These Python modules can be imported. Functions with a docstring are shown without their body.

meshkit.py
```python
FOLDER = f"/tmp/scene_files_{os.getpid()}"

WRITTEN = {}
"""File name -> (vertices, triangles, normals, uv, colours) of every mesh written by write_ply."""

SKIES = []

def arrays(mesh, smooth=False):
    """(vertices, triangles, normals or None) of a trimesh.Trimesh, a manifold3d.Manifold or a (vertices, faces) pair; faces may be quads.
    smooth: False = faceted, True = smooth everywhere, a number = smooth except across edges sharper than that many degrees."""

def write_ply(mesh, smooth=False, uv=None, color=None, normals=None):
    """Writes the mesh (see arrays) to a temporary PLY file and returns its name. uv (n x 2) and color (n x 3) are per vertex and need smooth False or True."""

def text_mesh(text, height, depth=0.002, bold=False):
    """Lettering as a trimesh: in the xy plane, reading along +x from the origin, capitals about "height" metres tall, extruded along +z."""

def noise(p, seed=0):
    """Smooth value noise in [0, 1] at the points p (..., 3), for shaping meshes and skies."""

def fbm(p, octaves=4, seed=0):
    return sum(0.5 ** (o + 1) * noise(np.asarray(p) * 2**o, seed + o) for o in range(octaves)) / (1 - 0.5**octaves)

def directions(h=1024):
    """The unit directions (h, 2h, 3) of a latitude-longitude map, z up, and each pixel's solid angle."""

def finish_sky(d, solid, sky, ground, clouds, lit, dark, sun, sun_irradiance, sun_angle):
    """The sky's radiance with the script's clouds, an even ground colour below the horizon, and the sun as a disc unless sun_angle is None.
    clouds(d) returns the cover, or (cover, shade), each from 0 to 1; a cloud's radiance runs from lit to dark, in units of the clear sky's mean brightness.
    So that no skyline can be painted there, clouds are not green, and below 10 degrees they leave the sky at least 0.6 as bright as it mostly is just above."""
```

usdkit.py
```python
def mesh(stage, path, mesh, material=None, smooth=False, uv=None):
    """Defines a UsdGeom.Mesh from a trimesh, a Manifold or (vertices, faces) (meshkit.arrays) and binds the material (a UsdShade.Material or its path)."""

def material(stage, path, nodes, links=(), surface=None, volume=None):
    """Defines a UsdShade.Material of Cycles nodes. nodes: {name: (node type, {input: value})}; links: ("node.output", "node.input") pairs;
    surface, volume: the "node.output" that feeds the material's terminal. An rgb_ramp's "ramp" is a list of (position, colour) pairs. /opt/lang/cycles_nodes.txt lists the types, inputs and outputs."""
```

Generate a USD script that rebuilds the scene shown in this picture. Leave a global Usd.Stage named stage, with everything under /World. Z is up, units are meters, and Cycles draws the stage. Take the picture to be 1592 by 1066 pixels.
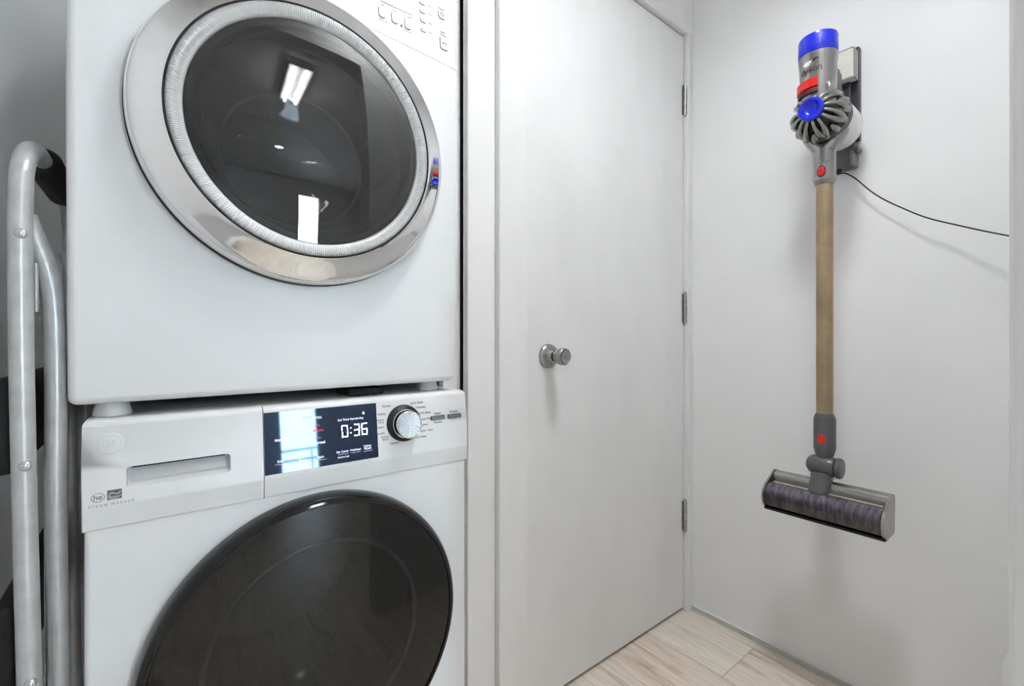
import math, random
import numpy as np
import trimesh, manifold3d as m3
from manifold3d import Manifold, CrossSection
from shapely.geometry import Polygon, Point, box as sbox
from pxr import Usd, UsdGeom, UsdLux, UsdShade, Gf, Sdf
import usdkit, meshkit

random.seed(7)
RNG = np.random.default_rng(7)
PI = math.pi
stage = Usd.Stage.CreateInMemory()
UsdGeom.SetStageUpAxis(stage, UsdGeom.Tokens.z)
UsdGeom.SetStageMetersPerUnit(stage, 1.0)
stage.SetDefaultPrim(UsdGeom.Xform.Define(stage, '/World').GetPrim())
UsdGeom.Scope.Define(stage, '/World/Looks')

# ------------------------------------------------------------------ camera, sky, lights, exposure
# World: x runs along the appliance fronts and the door, y into the door wall, z up. Lens at (0, 0, CAM_Z).
W, H, F = 1592.0, 1066.0, 707.0
VP_X, HORIZON, CAM_Z = 1700.0, 525.0, 0.957
EXPOSURE = 0.82
cam = UsdGeom.Camera.Define(stage, '/World/camera')
yaw = math.atan2(VP_X - W / 2, F)                    # the lens looks this far round from the x axis
cam.AddTranslateOp().Set(Gf.Vec3d(0, 0, CAM_Z))
cam.AddRotateZOp().Set(math.degrees(yaw) - 90.0)
cam.AddRotateXOp().Set(90.0)
cam.CreateHorizontalApertureAttr(36.0)
cam.CreateVerticalApertureAttr(36.0 * H / W)
cam.CreateFocalLengthAttr(36.0 * F / W)
cam.CreateVerticalApertureOffsetAttr(-(H / 2 - HORIZON) * 36.0 / W)
cam.CreateClippingRangeAttr(Gf.Vec2f(0.01, 100))
cam.CreateExposureAttr(EXPOSURE)

dome = UsdLux.DomeLight.Define(stage, '/World/sky')
dome.CreateColorAttr(Gf.Vec3f(0.74, 0.88, 1.0))
dome.CreateIntensityAttr(7.0)

CEIL_E, TUBE_E, DOWN_E = 44.0, 24.0, 80.0            # strengths of the lamps built further down


def lin(r, g=None, b=None):
    c = np.array([r, r if g is None else g, r if b is None else b], float) / 255
    return tuple(np.where(c <= 0.04045, c / 12.92, ((c + 0.055) / 1.055) ** 2.4))


# ------------------------------------------------------------------ materials
MATS = {}


def mat(name, color, rough=0.5, metal=0.0, var=0.0, vscale=8.0, bump=0.0, bscale=60.0, stretch=(1, 1, 1), coat=0.0, spec=0.5, emit=None, strength=0.0, transmission=0.0, color2=None, rvar=0.0, tint=None):
    if name in MATS:
        return MATS[name]
    nodes = {"p": ("principled_bsdf", {"base_color": color, "roughness": rough, "metallic": metal, "specular_ior_level": spec, "coat_weight": coat, "transmission_weight": transmission})}
    nodes["p"][1]["base_color"] = color
    links = []
    if tint is not None:
        nodes["p"][1]["specular_tint"] = tint
    if emit is not None:
        nodes["p"][1].update({"emission_color": emit, "emission_strength": strength})
    if var > 0 or bump > 0 or rvar > 0:
        nodes["g"] = ("geometry", {})
        nodes["m"] = ("mapping", {"scale": stretch})
        links += [("g.position", "m.vector")]
    if var > 0:
        nodes["n"] = ("noise_texture", {"scale": vscale, "detail": 4.0, "roughness": 0.6})
        c2 = color2 if color2 is not None else tuple(max(0, x * (1 - var)) for x in color)
        nodes["r"] = ("rgb_ramp", {"ramp": [(0.35, c2), (0.65, color)]})
        links += [("m.vector", "n.vector"), ("n.fac", "r.fac"), ("r.color", "p.base_color")]
    if bump > 0:
        nodes["bn"] = ("noise_texture", {"scale": bscale, "detail": 3.0, "roughness": 0.55})
        nodes["b"] = ("bump", {"strength": 1.0, "distance": bump})
        links += [("m.vector", "bn.vector"), ("bn.fac", "b.height"), ("b.normal", "p.normal")]
    if rvar > 0:
        nodes["rn"] = ("noise_texture", {"scale": vscale * 1.7, "detail": 5.0})
        nodes["rm"] = ("map_range", {"from_min": 0.35, "from_max": 0.7, "to_min": rough, "to_max": rough + rvar, "clamp": True})
        links += [("m.vector", "rn.vector"), ("rn.fac", "rm.value"), ("rm.result", "p.roughness")]
    MATS[name] = usdkit.material(stage, '/World/Looks/' + name, nodes, links, surface="p.BSDF")
    return MATS[name]


def glass(name, tint, rough=0.0, ior=1.5, gloss=1.0):
    nodes = {"t": ("transparent_bsdf", {"color": tint}), "g": ("glossy_bsdf", {"color": (gloss,) * 3, "roughness": rough}),
             "f": ("fresnel", {"IOR": ior}), "x": ("mix_closure", {})}
    MATS[name] = usdkit.material(stage, '/World/Looks/' + name, nodes, [("f.fac", "x.fac"), ("t.BSDF", "x.closure1"), ("g.BSDF", "x.closure2")], surface="x.closure")
    return MATS[name]


def wall_paint(name, color, bump=0.00025, smudge=0.04, rough=0.55):
    return mat(name, color, rough=rough, var=smudge, vscale=2.2, bump=bump, bscale=90.0, spec=0.35)


M_WALL = wall_paint('wall_paint', lin(243))
M_ALC = wall_paint('alcove_paint', lin(243))
M_CEIL = wall_paint('ceiling_paint', lin(244))
M_TRIM = mat('trim_paint', lin(238), rough=0.38, var=0.05, vscale=9.0, bump=0.0003, bscale=40.0, stretch=(1, 1, 0.25))
M_DOOR = mat('door_paint', lin(238), rough=0.34, var=0.06, vscale=5.0, bump=0.0006, bscale=14.0, stretch=(1, 1, 0.5))
M_ENAMEL = mat('white_enamel', lin(226), rough=0.34, spec=0.5, var=0.02, vscale=6)
M_PLASTIC = mat('white_plastic', lin(223), rough=0.36, var=0.02, vscale=9)
M_BUTTON = mat('button_plastic', lin(238), rough=0.3)
M_CHROME = mat('polished_chrome', (0.86, 0.86, 0.87), rough=0.03, metal=1.0, rvar=0.10, vscale=16)
M_RIB = mat('ribbed_plastic', lin(215), rough=0.18, metal=0.3)
M_STEEL = mat('brushed_steel', lin(178), rough=0.32, metal=1.0, var=0.12, vscale=40)
M_HINGE = mat('worn_hinge_steel', lin(185), rough=0.35, metal=0.6, var=0.35, vscale=90)
M_NICKEL = mat('satin_nickel', lin(172), rough=0.27, metal=1.0, var=0.1, vscale=60)
M_BLACK = mat('gloss_black', lin(14), rough=0.06, spec=0.5)
M_SATIN = mat('satin_black', lin(22), rough=0.4)
M_RUBBER = mat('black_rubber', lin(17), rough=0.75, var=0.2, vscale=80)
M_DRUM = mat('dark_drum', lin(150), rough=0.4, metal=0.7)
M_TUB = mat('dark_gasket', lin(52), rough=0.6)
M_TXTD = mat('dark_print', lin(40), rough=0.6)
M_TXTG = mat('grey_print', lin(128), rough=0.6)
M_TXTL = mat('faint_print', lin(204), rough=0.5)
M_GRAYV = mat('grey_vacuum_plastic', lin(158, 155, 154), rough=0.22, metal=0.85, var=0.05, vscale=20)
M_DARKV = mat('charcoal_plastic', lin(92, 91, 94), rough=0.35, var=0.12, vscale=60)
M_INDIGO = mat('dark_dock_plastic', lin(44, 43, 54), rough=0.35)
M_CONE = mat('cyclone_metal_paint', lin(158, 160, 155), rough=0.2, metal=0.85, var=0.15, vscale=50)
M_BLUE = mat('blue_plastic', lin(22, 38, 205), rough=0.22, coat=0.4)
M_RED = mat('red_plastic', lin(214, 20, 22), rough=0.25, coat=0.3)
M_GOLD = mat('bronze_anodised', lin(178, 156, 124), rough=0.34, metal=0.85, var=0.28, vscale=9, stretch=(1, 1, 0.8), color2=lin(150, 132, 108), rvar=0.2)
M_DOCKBOX = mat('pale_battery_plastic', lin(222, 219, 211), rough=0.3)
M_DOCKEDGE = mat('beige_battery_edge', lin(150, 145, 138), rough=0.4)
M_LADDER = mat('ladder_silver_paint', lin(196), rough=0.3, metal=0.35, var=0.1, vscale=22, rvar=0.1)
M_RIVET = mat('ladder_rivet', lin(200), rough=0.28, metal=0.7)
M_CORD = mat('black_cord', lin(24), rough=0.5)
M_STRIP = mat('grey_vinyl_strip', lin(206, 209, 204), rough=0.5, var=0.12, vscale=20)
M_DARKGAP = mat('dark_seam', lin(30), rough=0.9)
M_HAMPER = mat('hamper_plastic', lin(238), rough=0.3)
M_WOODD = mat('dark_wood', lin(66, 52, 44), rough=0.4, var=0.3, vscale=6, stretch=(8, 8, 0.6))
M_CAB = mat('cabinet_paint', lin(225), rough=0.35)
M_GLASSD = glass('dryer_door_glass', (0.50, 0.50, 0.51), 0.0, 1.8)
M_GLASSW = glass('washer_door_glass', (0.27, 0.27, 0.275), 0.0, 1.5)
M_BOWL = glass('bowl_glass', (0.72, 0.72, 0.73), 0.02, 1.45)
M_WINDOW = glass('window_glass', (0.95, 0.97, 0.98), 0.0, 1.45)
M_CLEAR = glass('clear_roller_cover', (0.86, 0.85, 0.85), 0.05, 1.5)
M_LAMP = mat('lamp_glow', (1, 1, 1), emit=(0.96, 0.985, 1.0), strength=CEIL_E)
M_TUBE = mat('tube_glow', (1, 1, 1), emit=(1.0, 1.0, 1.0), strength=TUBE_E)
M_SPOT = mat('downlight_glow', (1, 1, 1), emit=(1.0, 1.0, 1.0), strength=DOWN_E)
M_DIGIT = mat('display_glow', (0.1, 0.1, 0.1), emit=lin(205, 210, 255), strength=3.4)
M_DISPT = mat('display_text_glow', (0.1, 0.1, 0.1), emit=lin(205, 214, 240), strength=1.3)
M_DISPR = mat('display_red_glow', (0.1, 0.0, 0.0), emit=lin(220, 20, 60), strength=0.7)
M_DISPB = mat('display_blue_glow', (0.0, 0.0, 0.1), emit=lin(110, 120, 250), strength=0.6)
M_DISPLAY = mat('display_glass', lin(28, 31, 52), rough=0.03, spec=0.9, tint=(0.50, 0.74, 1.0))
M_ROLLER = mat('roller_fibre', lin(142, 134, 140), rough=0.85, var=0.45, vscale=160, stretch=(0.2, 1, 0.2), color2=lin(74, 68, 96))
M_DUST = mat('trapped_dust', lin(196, 186, 172), rough=0.9, var=0.4, vscale=190)
M_SEA = mat('sea_blue', lin(60, 120, 190), rough=0.2)
M_BALC = mat('balcony_concrete', lin(190), rough=0.8)


def wood(name, light, mid, dark, seed, white=False):
    nodes = {"g": ("geometry", {}), "o": ("object_info", {}), "mul": ("vector_math", {"math_type": "scale", "scale": 7.0}), "cx": ("combine_xyz", {}),
             "add": ("vector_math", {"math_type": "add"}), "m": ("mapping", {"scale": (14.0, 1.6, 1.0), "location": (seed * 3.7, seed * 1.9, 0)}),
             "n": ("noise_texture", {"scale": 1.6, "detail": 6.0, "roughness": 0.62, "distortion": 1.1}),
             "r": ("rgb_ramp", {"ramp": [(0.33, dark), (0.44, mid), (0.60, light), (0.78, mid)]}),
             "m2": ("mapping", {"scale": (150.0, 7.0, 1.0)}), "n2": ("noise_texture", {"scale": 1.0, "detail": 3.0}),
             "r2": ("rgb_ramp", {"ramp": [(0.35, (0.80, 0.80, 0.80)), (0.65, (1.06, 1.05, 1.04))]}),
             "x": ("mix_color", {"blend_type": "multiply", "fac": 0.8}),
             "b": ("bump", {"distance": 0.0004, "strength": 0.6}),
             "p": ("principled_bsdf", {"roughness": 0.42, "specular_ior_level": 0.4})}
    links = [("g.position", "add.vector1"), ("o.random", "cx.x"), ("o.random", "cx.y"), ("cx.vector", "mul.vector1"), ("mul.vector", "add.vector2"),
             ("add.vector", "m.vector"), ("m.vector", "n.vector"), ("n.fac", "r.fac"), ("add.vector", "m2.vector"), ("m2.vector", "n2.vector"), ("n2.fac", "r2.fac"),
             ("r.color", "x.a"), ("r2.color", "x.b"), ("n2.fac", "b.height"), ("b.normal", "p.normal")]
    if white:
        nodes.update({"m3": ("mapping", {"scale": (60.0, 16.0, 1.0)}), "n3": ("noise_texture", {"scale": 1.0, "detail": 5.0, "distortion": 2.5, "roughness": 0.7}),
                      "r3": ("rgb_ramp", {"ramp": [(0.50, (0, 0, 0)), (0.60, (0.6, 0.6, 0.6))]}), "y": ("mix_color", {"b": lin(222, 216, 210)})})
        links += [("g.position", "m3.vector"), ("m3.vector", "n3.vector"), ("n3.fac", "r3.fac"), ("r3.color", "y.fac"), ("x.result", "y.a"), ("y.result", "p.base_color")]
    else:
        links += [("x.result", "p.base_color")]
    return usdkit.material(stage, '/World/Looks/' + name, nodes, links, surface="p.BSDF")


WOODS = [wood('oak_vinyl_pale', lin(240, 229, 213), lin(232, 219, 202), lin(206, 189, 170), 1),
         wood('oak_vinyl_warm', lin(238, 225, 209), lin(229, 214, 197), lin(200, 180, 160), 2),
         wood('oak_vinyl_grey', lin(235, 225, 211), lin(226, 214, 199), lin(196, 180, 163), 3)]
WOOD_LIMED = wood('oak_vinyl_limed', lin(238, 228, 214), lin(230, 218, 203), lin(208, 192, 175), 4, white=True)


# ------------------------------------------------------------------ prim helpers
COUNT = {}


def numbered(parent, name):
    k = (str(parent), name)
    n = COUNT.get(k, 0)
    COUNT[k] = n + 1
    return name if n == 0 else f'{name}_{n:03d}'


def path_of(p):
    return '/World' if p is None else str(p.GetPath())


def obj(name, mesh, m, parent=None, smooth=30, label=None):
    par = path_of(parent)
    prim = usdkit.mesh(stage, par + '/' + numbered(par, name), mesh, m, smooth=smooth).GetPrim()
    if label:
        prim.SetCustomDataByKey('label', label)
    return prim


def tag(prim, label=None, cat=None, group=None, kind=None):
    for k, v in (('label', label), ('category', cat), ('group', group), ('kind', kind)):
        if v:
            prim.SetCustomDataByKey(k, v)
    return prim


def thing(name, label=None, cat=None, loc=(0, 0, 0), rotz=0.0, group=None, kind=None):
    x = UsdGeom.Xform.Define(stage, '/World/' + numbered('/World', name))
    x.AddTranslateOp().Set(Gf.Vec3d(*loc))
    if rotz:
        x.AddRotateZOp().Set(rotz)
    return tag(x.GetPrim(), label, cat, group, kind)


def struct(name, mesh, m, smooth=False):
    return tag(obj(name, mesh, m, None, smooth), kind='structure')


# ------------------------------------------------------------------ mesh helpers
def tm(man):
    g = man.to_mesh()
    return trimesh.Trimesh(np.array(g.vert_properties[:, :3]), np.array(g.tri_verts), process=False)


def cat(*ms):
    out = []
    for m in ms:
        out.append(tm(m) if hasattr(m, 'to_mesh') else m)
    return trimesh.util.concatenate(out)


def bx(x0, x1, y0, y1, z0, z1):
    m = trimesh.creation.box([x1 - x0, y1 - y0, z1 - z0])
    m.apply_translation([(x0 + x1) / 2, (y0 + y1) / 2, (z0 + z1) / 2])
    return m


def mbox(x0, x1, y0, y1, z0, z1):
    return Manifold.cube([x1 - x0, y1 - y0, z1 - z0]).translate([x0, y0, z0])


def rbox(x0, x1, y0, y1, z0, z1, r=0.005, seg=12):
    s = [Manifold.sphere(r, seg).translate([x, y, z]) for x in (x0 + r, x1 - r) for y in (y0 + r, y1 - r) for z in (z0 + r, z1 - r)]
    return Manifold.batch_hull(s)


def cbox(x0, x1, y0, y1, z0, z1, c=0.002):
    """box with chamfered edges"""
    pts = []
    for sx in (0, 1):
        for sy in (0, 1):
            for sz in (0, 1):
                X, Y, Z = (x0, x1)[sx], (y0, y1)[sy], (z0, z1)[sz]
                dx, dy, dz = (c, -c)[sx], (c, -c)[sy], (c, -c)[sz]
                pts += [[X, Y + dy, Z + dz], [X + dx, Y, Z + dz], [X + dx, Y + dy, Z]]
    return tm(Manifold.hull_points(np.array(pts, float)))


def csec(points):
    """polygon cross-section, wound the way manifold wants it"""
    p = np.array(points, float)
    x, y = p[:, 0], p[:, 1]
    if (x * np.roll(y, -1) - y * np.roll(x, -1)).sum() < 0:
        p = p[::-1]
    return CrossSection([p])


def facing(m, d=(0, -1, 0)):
    """open sheet with its faces turned towards d"""
    m = m.copy()
    if (m.face_normals * m.area_faces[:, None]).sum(0) @ np.array(d, float) < 0:
        m.invert()
    return m


def rprism(w, h, d, r, seg=6):
    """rounded rectangle plate in the xz plane centred on the origin, from y = -d (front) to y = 0, front edge softened"""
    cs = CrossSection.square([w - 2 * r, h - 2 * r], True).offset(r, m3.JoinType.Round, circular_segments=seg * 4)
    m = Manifold.extrude(cs, d)
    return m.rotate([90, 0, 0])


def lathe(profile, n=96, axis='z'):
    """profile: list of (r, h). Revolved about z; axis '-y': h runs towards -y (out of an appliance front)."""
    pr = np.array(profile, float)
    a = np.linspace(0, 2 * PI, n, endpoint=False)
    v = np.stack([np.outer(pr[:, 0], np.cos(a)), np.outer(pr[:, 0], np.sin(a)), np.repeat(pr[:, 1:2], n, 1)], -1).reshape(-1, 3)
    f = []
    k = len(pr)
    for i in range(k - 1):
        A, B = i * n + np.arange(n), i * n + (np.arange(n) + 1) % n
        C, D = A + n, B + n
        f += [np.stack([A, B, D], 1), np.stack([A, D, C], 1)]
    m = trimesh.Trimesh(v, np.vstack(f), process=False)
    m.merge_vertices()
    m.update_faces(m.nondegenerate_faces())
    if axis == '-y':
        m.vertices = m.vertices[:, [0, 2, 1]] * [1, -1, 1]
    elif axis == 'x':
        m.vertices = m.vertices[:, [2, 0, 1]]
    m.fix_normals()
    return m


def tube(points, r, n=14, caps=True, smooth_n=0):
    p = np.array(points, float)
    if smooth_n:
        p = spline(p, smooth_n)
    k = len(p)
    rr = np.full(k, r) if np.ndim(r) == 0 else np.interp(np.linspace(0, 1, k), np.linspace(0, 1, len(r)), r)
    t = np.gradient(p, axis=0)
    t /= np.linalg.norm(t, axis=1, keepdims=True)
    ref = np.array([0, 0, 1.0]) if abs(t[0, 2]) < 0.9 else np.array([1.0, 0, 0])
    u = np.cross(t[0], ref); u /= np.linalg.norm(u)
    rings = []
    a = np.linspace(0, 2 * PI, n, endpoint=False)
    for i in range(k):
        u = u - t[i] * (u @ t[i]); u /= np.linalg.norm(u)
        w = np.cross(t[i], u)
        rings.append(p[i] + rr[i] * (np.outer(np.cos(a), u) + np.outer(np.sin(a), w)))
    v = np.vstack(rings)
    f = []
    for i in range(k - 1):
        A, B = i * n + np.arange(n), i * n + (np.arange(n) + 1) % n
        f += [np.stack([A, B, B + n], 1), np.stack([A, B + n, A + n], 1)]
    if caps:
        v = np.vstack([v, p[0], p[-1]])
        c0, c1 = len(v) - 2, len(v) - 1
        A, B = np.arange(n), (np.arange(n) + 1) % n
        f += [np.stack([B, A, np.full(n, c0)], 1), np.stack([A + (k - 1) * n, B + (k - 1) * n, np.full(n, c1)], 1)]
    m = trimesh.Trimesh(v, np.vstack(f), process=False)
    m.fix_normals()
    return m


def spline(p, n):
    from scipy.interpolate import CubicSpline
    d = np.r_[0, np.cumsum(np.linalg.norm(np.diff(p, axis=0), axis=1))]
    return CubicSpline(d, p)(np.linspace(0, d[-1], n))


def ellipsoid(c, r, sub=3):
    m = trimesh.creation.icosphere(sub, 1.0)
    m.vertices = m.vertices * np.array(r) + np.array(c)
    return m


def moved(m, t):
    m = m.copy()
    m.apply_translation(t)
    return m


def text_on(text, h, x, z, y, depth=0.0004, align='c', bold=False, squeeze=1.0):
    """lettering on a surface that faces -y: reads along +x, stands proud towards -y"""
    m = meshkit.text_mesh(text, h, depth, bold)
    v = m.vertices.copy()
    w = v[:, 0].max() - v[:, 0].min()
    off = {'c': -(v[:, 0].max() + v[:, 0].min()) / 2, 'l': -v[:, 0].min(), 'r': -v[:, 0].max()}[align]
    m.vertices = np.stack([x + (v[:, 0] + off) * squeeze, y - v[:, 2], z + v[:, 1]], 1)
    return m

# ------------------------------------------------------------------ the setting
XL, XR = -0.300, 1.490            # laundry room, left and right walls
YD, YF = 0.889, 0.872             # door leaf, door frame
YW = 0.891                        # wall face round the door
YI, YO = 0.050, -0.070            # wall with the doorway, inner and outer face
CEIL = 2.44
HX0, HX1, HY0 = -1.6, 3.0, -4.6   # living area behind the camera
ALC_X, ALC_Y = 0.567, 1.50        # appliance alcove: right side, back

fl = thing('floor', kind='structure')
obj('subfloor', bx(HX0 - 0.1, HX1 + 0.1, HY0 - 0.1, ALC_Y + 0.1, -0.06, -0.0125), M_DARKGAP, fl, False)
PW = 0.195
i0 = math.floor((HX0 - 1.257) / PW)
i1 = math.ceil((HX1 - 1.257) / PW)
for i in range(i0, i1):
    xa, xb = 1.257 + i * PW, 1.257 + (i + 1) * PW
    xa, xb = max(xa, HX0), min(xb, HX1)
    if xb - xa < 0.02:
        continue
    start = 0.6465 - 1.22 if i == 0 else 0.22 - 0.37 * (abs(i) - 1) if -3 <= i <= 1 else HY0 - 1.22 * ((i * 0.37) % 1.0)
    joints = [start + 1.22 * k for k in range(-6, 8)]
    cuts = sorted({HY0, ALC_Y, *[j for j in joints if HY0 + 0.05 < j < ALC_Y - 0.05]})
    for k, (ya, yb) in enumerate(zip(cuts[:-1], cuts[1:])):
        wm = WOOD_LIMED if (i == 0 and ya < 0.75 < yb) else WOODS[(i * 5 + k * 3) % 3]
        g = 0.0005
        obj('plank', cbox(xa + g, xb - g, ya + g, yb - g, -0.0125, 0.0, 0.0010), wm, fl, False)

struct('ceiling', bx(HX0 - 0.1, HX1 + 0.1, HY0 - 0.1, ALC_Y + 0.1, CEIL, CEIL + 0.1), M_CEIL)
struct('wall_right', bx(XR, XR + 0.1, YI - 0.005, 1.10, 0, CEIL), M_WALL)
struct('wall_left', bx(XL - 0.1, XL, YI - 0.005, ALC_Y, 0, CEIL), M_ALC)
struct('wall_alcove_back', bx(XL - 0.1, ALC_X + 0.03, ALC_Y, ALC_Y + 0.1, 0, CEIL), M_ALC)
struct('wall_alcove_right', cat(bx(ALC_X, ALC_X + 0.03, YW + 0.02, ALC_Y, 0, CEIL), bx(0.522, ALC_X, 0.925, 0.945, 0, CEIL)), M_ALC)
# wall around the door: pier beside the alcove and the piece over the door, one mesh
pier = rbox(ALC_X, 0.66, YW, YW + 0.12, -0.02, CEIL + 0.02, 0.004) ^ mbox(0, 2, 0, 2, 0, CEIL)
struct('wall_back', cat(pier, bx(0.66, XR, YW + 0.001, YW + 0.12, 2.16, CEIL)), M_WALL, 30)
struct('wall_closet_back', bx(0.6, XR + 0.1, 1.10, 1.14, 0, CEIL), M_ALC)
# wall with the doorway the camera stands in: two piers and a lintel with a soft edge
piers = [rbox(0.640, XR + 0.1, YO, YI, -0.03, CEIL + 0.03, 0.006), rbox(XL - 0.1, -0.125, YO, YI, -0.03, CEIL + 0.03, 0.006)]
front = cat(*[p ^ mbox(-2, 3, -1, 1, 0, CEIL) for p in piers], bx(-0.125, 0.64, YO + 0.002, YI - 0.002, 2.06, CEIL))
struct('wall_front', front, M_WALL, 30)
struct('wall_hall_front', cat(bx(XR + 0.1, HX1 + 0.1, YO, YI, 0, CEIL), bx(HX0 - 0.1, XL - 0.1, YO, YI, 0, CEIL)), M_WALL)
struct('wall_hall_left', bx(HX0 - 0.1, HX0, HY0, YO, 0, CEIL), M_WALL)
struct('wall_hall_right', bx(HX1, HX1 + 0.1, HY0, YO, 0, CEIL), M_WALL)
WX0, WX1, WZ1 = 1.16, 1.68, 2.15                        # balcony door in the far wall
struct('wall_hall_back', cat(bx(HX0 - 0.1, WX0, HY0 - 0.1, HY0, 0, CEIL), bx(WX1, HX1 + 0.1, HY0 - 0.1, HY0, 0, CEIL), bx(WX0, WX1, HY0 - 0.1, HY0, WZ1, CEIL)), M_WALL)

# low vinyl strip where the right wall meets the floor
tr = thing('baseboard_right', kind='structure')
obj('strip', cbox(XR - 0.004, XR, YI + 0.004, YF - 0.001, 0.0, 0.016, 0.001), M_STRIP, tr, False)
obj('strip_lip', cbox(XR - 0.0065, XR, YI + 0.004, YF - 0.001, 0.016, 0.0185, 0.0008), M_TRIM, tr, False)

# door frame
fr = thing('trim_1', kind='structure')
obj('frame_stile', cbox(0.6447, 0.7307, YF, YW - 0.0005, 0.0, 2.16, 0.002), M_TRIM, fr, False)
obj('frame_stile', cat(cbox(1.462, XR - 0.001, YF, YW + 0.04, 0.0, 2.019, 0.0015)), M_TRIM, fr, False)
obj('frame_header', cbox(0.7312, XR - 0.001, YF, YW + 0.04, 2.0195, 2.16, 0.0015), M_TRIM, fr, False)

d1 = thing('door_1', kind='structure')
leaf = cbox(0.7325, 1.4600, YD, YD + 0.035, 0.010, 2.0165, 0.0015)
obj('door_leaf', leaf, M_DOOR, d1, False)
kx, kz = 0.816, 0.909
kn = obj('door_knob', moved(lathe([(0.0001, 0.0665), (0.016, 0.0665), (0.0165, 0.0640), (0.0178, 0.0640), (0.0195, 0.0655), (0.0212, 0.0640), (0.0222, 0.060), (0.0219, 0.052), (0.0188, 0.040), (0.0150, 0.033), (0.0128, 0.0285), (0.0120, 0.026)], 64, '-y'), [kx, YD, kz]), M_NICKEL, d1, 40)
obj('rosette', moved(lathe([(0.0001, 0.022), (0.0112, 0.022), (0.0118, 0.026), (0.0145, 0.027), (0.0158, 0.024), (0.0165, 0.016), (0.0185, 0.0125), (0.0265, 0.0095), (0.0312, 0.0060), (0.0325, 0.0025), (0.0325, 0.0)], 64, '-y'), [kx, YD - 0.0005, kz]), M_NICKEL, kn, 35)
for zc in (1.790, 1.061, 0.334):
    hg = obj('door_hinge', bx(1.4500, 1.4607, YD - 0.0014, YD - 0.0002, zc - 0.051, zc + 0.051), M_HINGE, d1, False)
    obj('hinge_plate', bx(1.4606, 1.4619, YF + 0.003, YD - 0.0022, zc - 0.051, zc + 0.051), M_HINGE, hg, False)
    for k in range(5):
        kz0 = zc - 0.0525 + k * 0.021
        obj('knuckle', moved(lathe([(0.0001, 0.0203), (0.0050, 0.0203), (0.0057, 0.0195), (0.0057, 0.0008), (0.0050, 0.0), (0.0001, 0.0)], 20), [1.4598, YD - 0.0075, kz0]), M_HINGE, hg, 40)
    obj('hinge_pin', moved(lathe([(0.0001, 0.1105), (0.004, 0.110), (0.0045, 0.108), (0.0045, -0.003), (0.003, -0.005), (0.0001, -0.005)], 16), [1.4598, YD - 0.0075, zc - 0.0525]), M_HINGE, hg, 40)

# balcony door in the living area (seen only as a reflection)
wn = thing('window_1', kind='structure')
for (x0, x1, z0, z1) in [(WX0, WX0 + 0.05, 0, WZ1), (WX1 - 0.05, WX1, 0, WZ1), (WX0 + 0.05, WX1 - 0.05, WZ1 - 0.05, WZ1), (WX0 + 0.05, WX1 - 0.05, 0, 0.05)]:
    obj('window_frame', cbox(x0 + 0.001, x1 - 0.001, HY0 - 0.085, HY0 - 0.02, z0 + 0.001, z1 - 0.001, 0.004), M_CAB, wn, False)
for (x0, x1) in [(WX0 + 0.05, WX1 - 0.05)]:
    obj('pane', bx(x0, x1, HY0 - 0.056, HY0 - 0.050, 0.05, WZ1 - 0.05), M_WINDOW, wn, False)
bal = tag(obj('balcony_slab', bx(-0.6, 3.2, HY0 - 1.5, HY0 - 0.11, -0.25, -0.03), M_BALC, None, False), kind='structure')
rl = thing('balcony_railing', 'grey metal balcony railing outside the glass door, seen only mirrored', 'railing', (0, HY0 - 1.42, -0.03))
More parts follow.
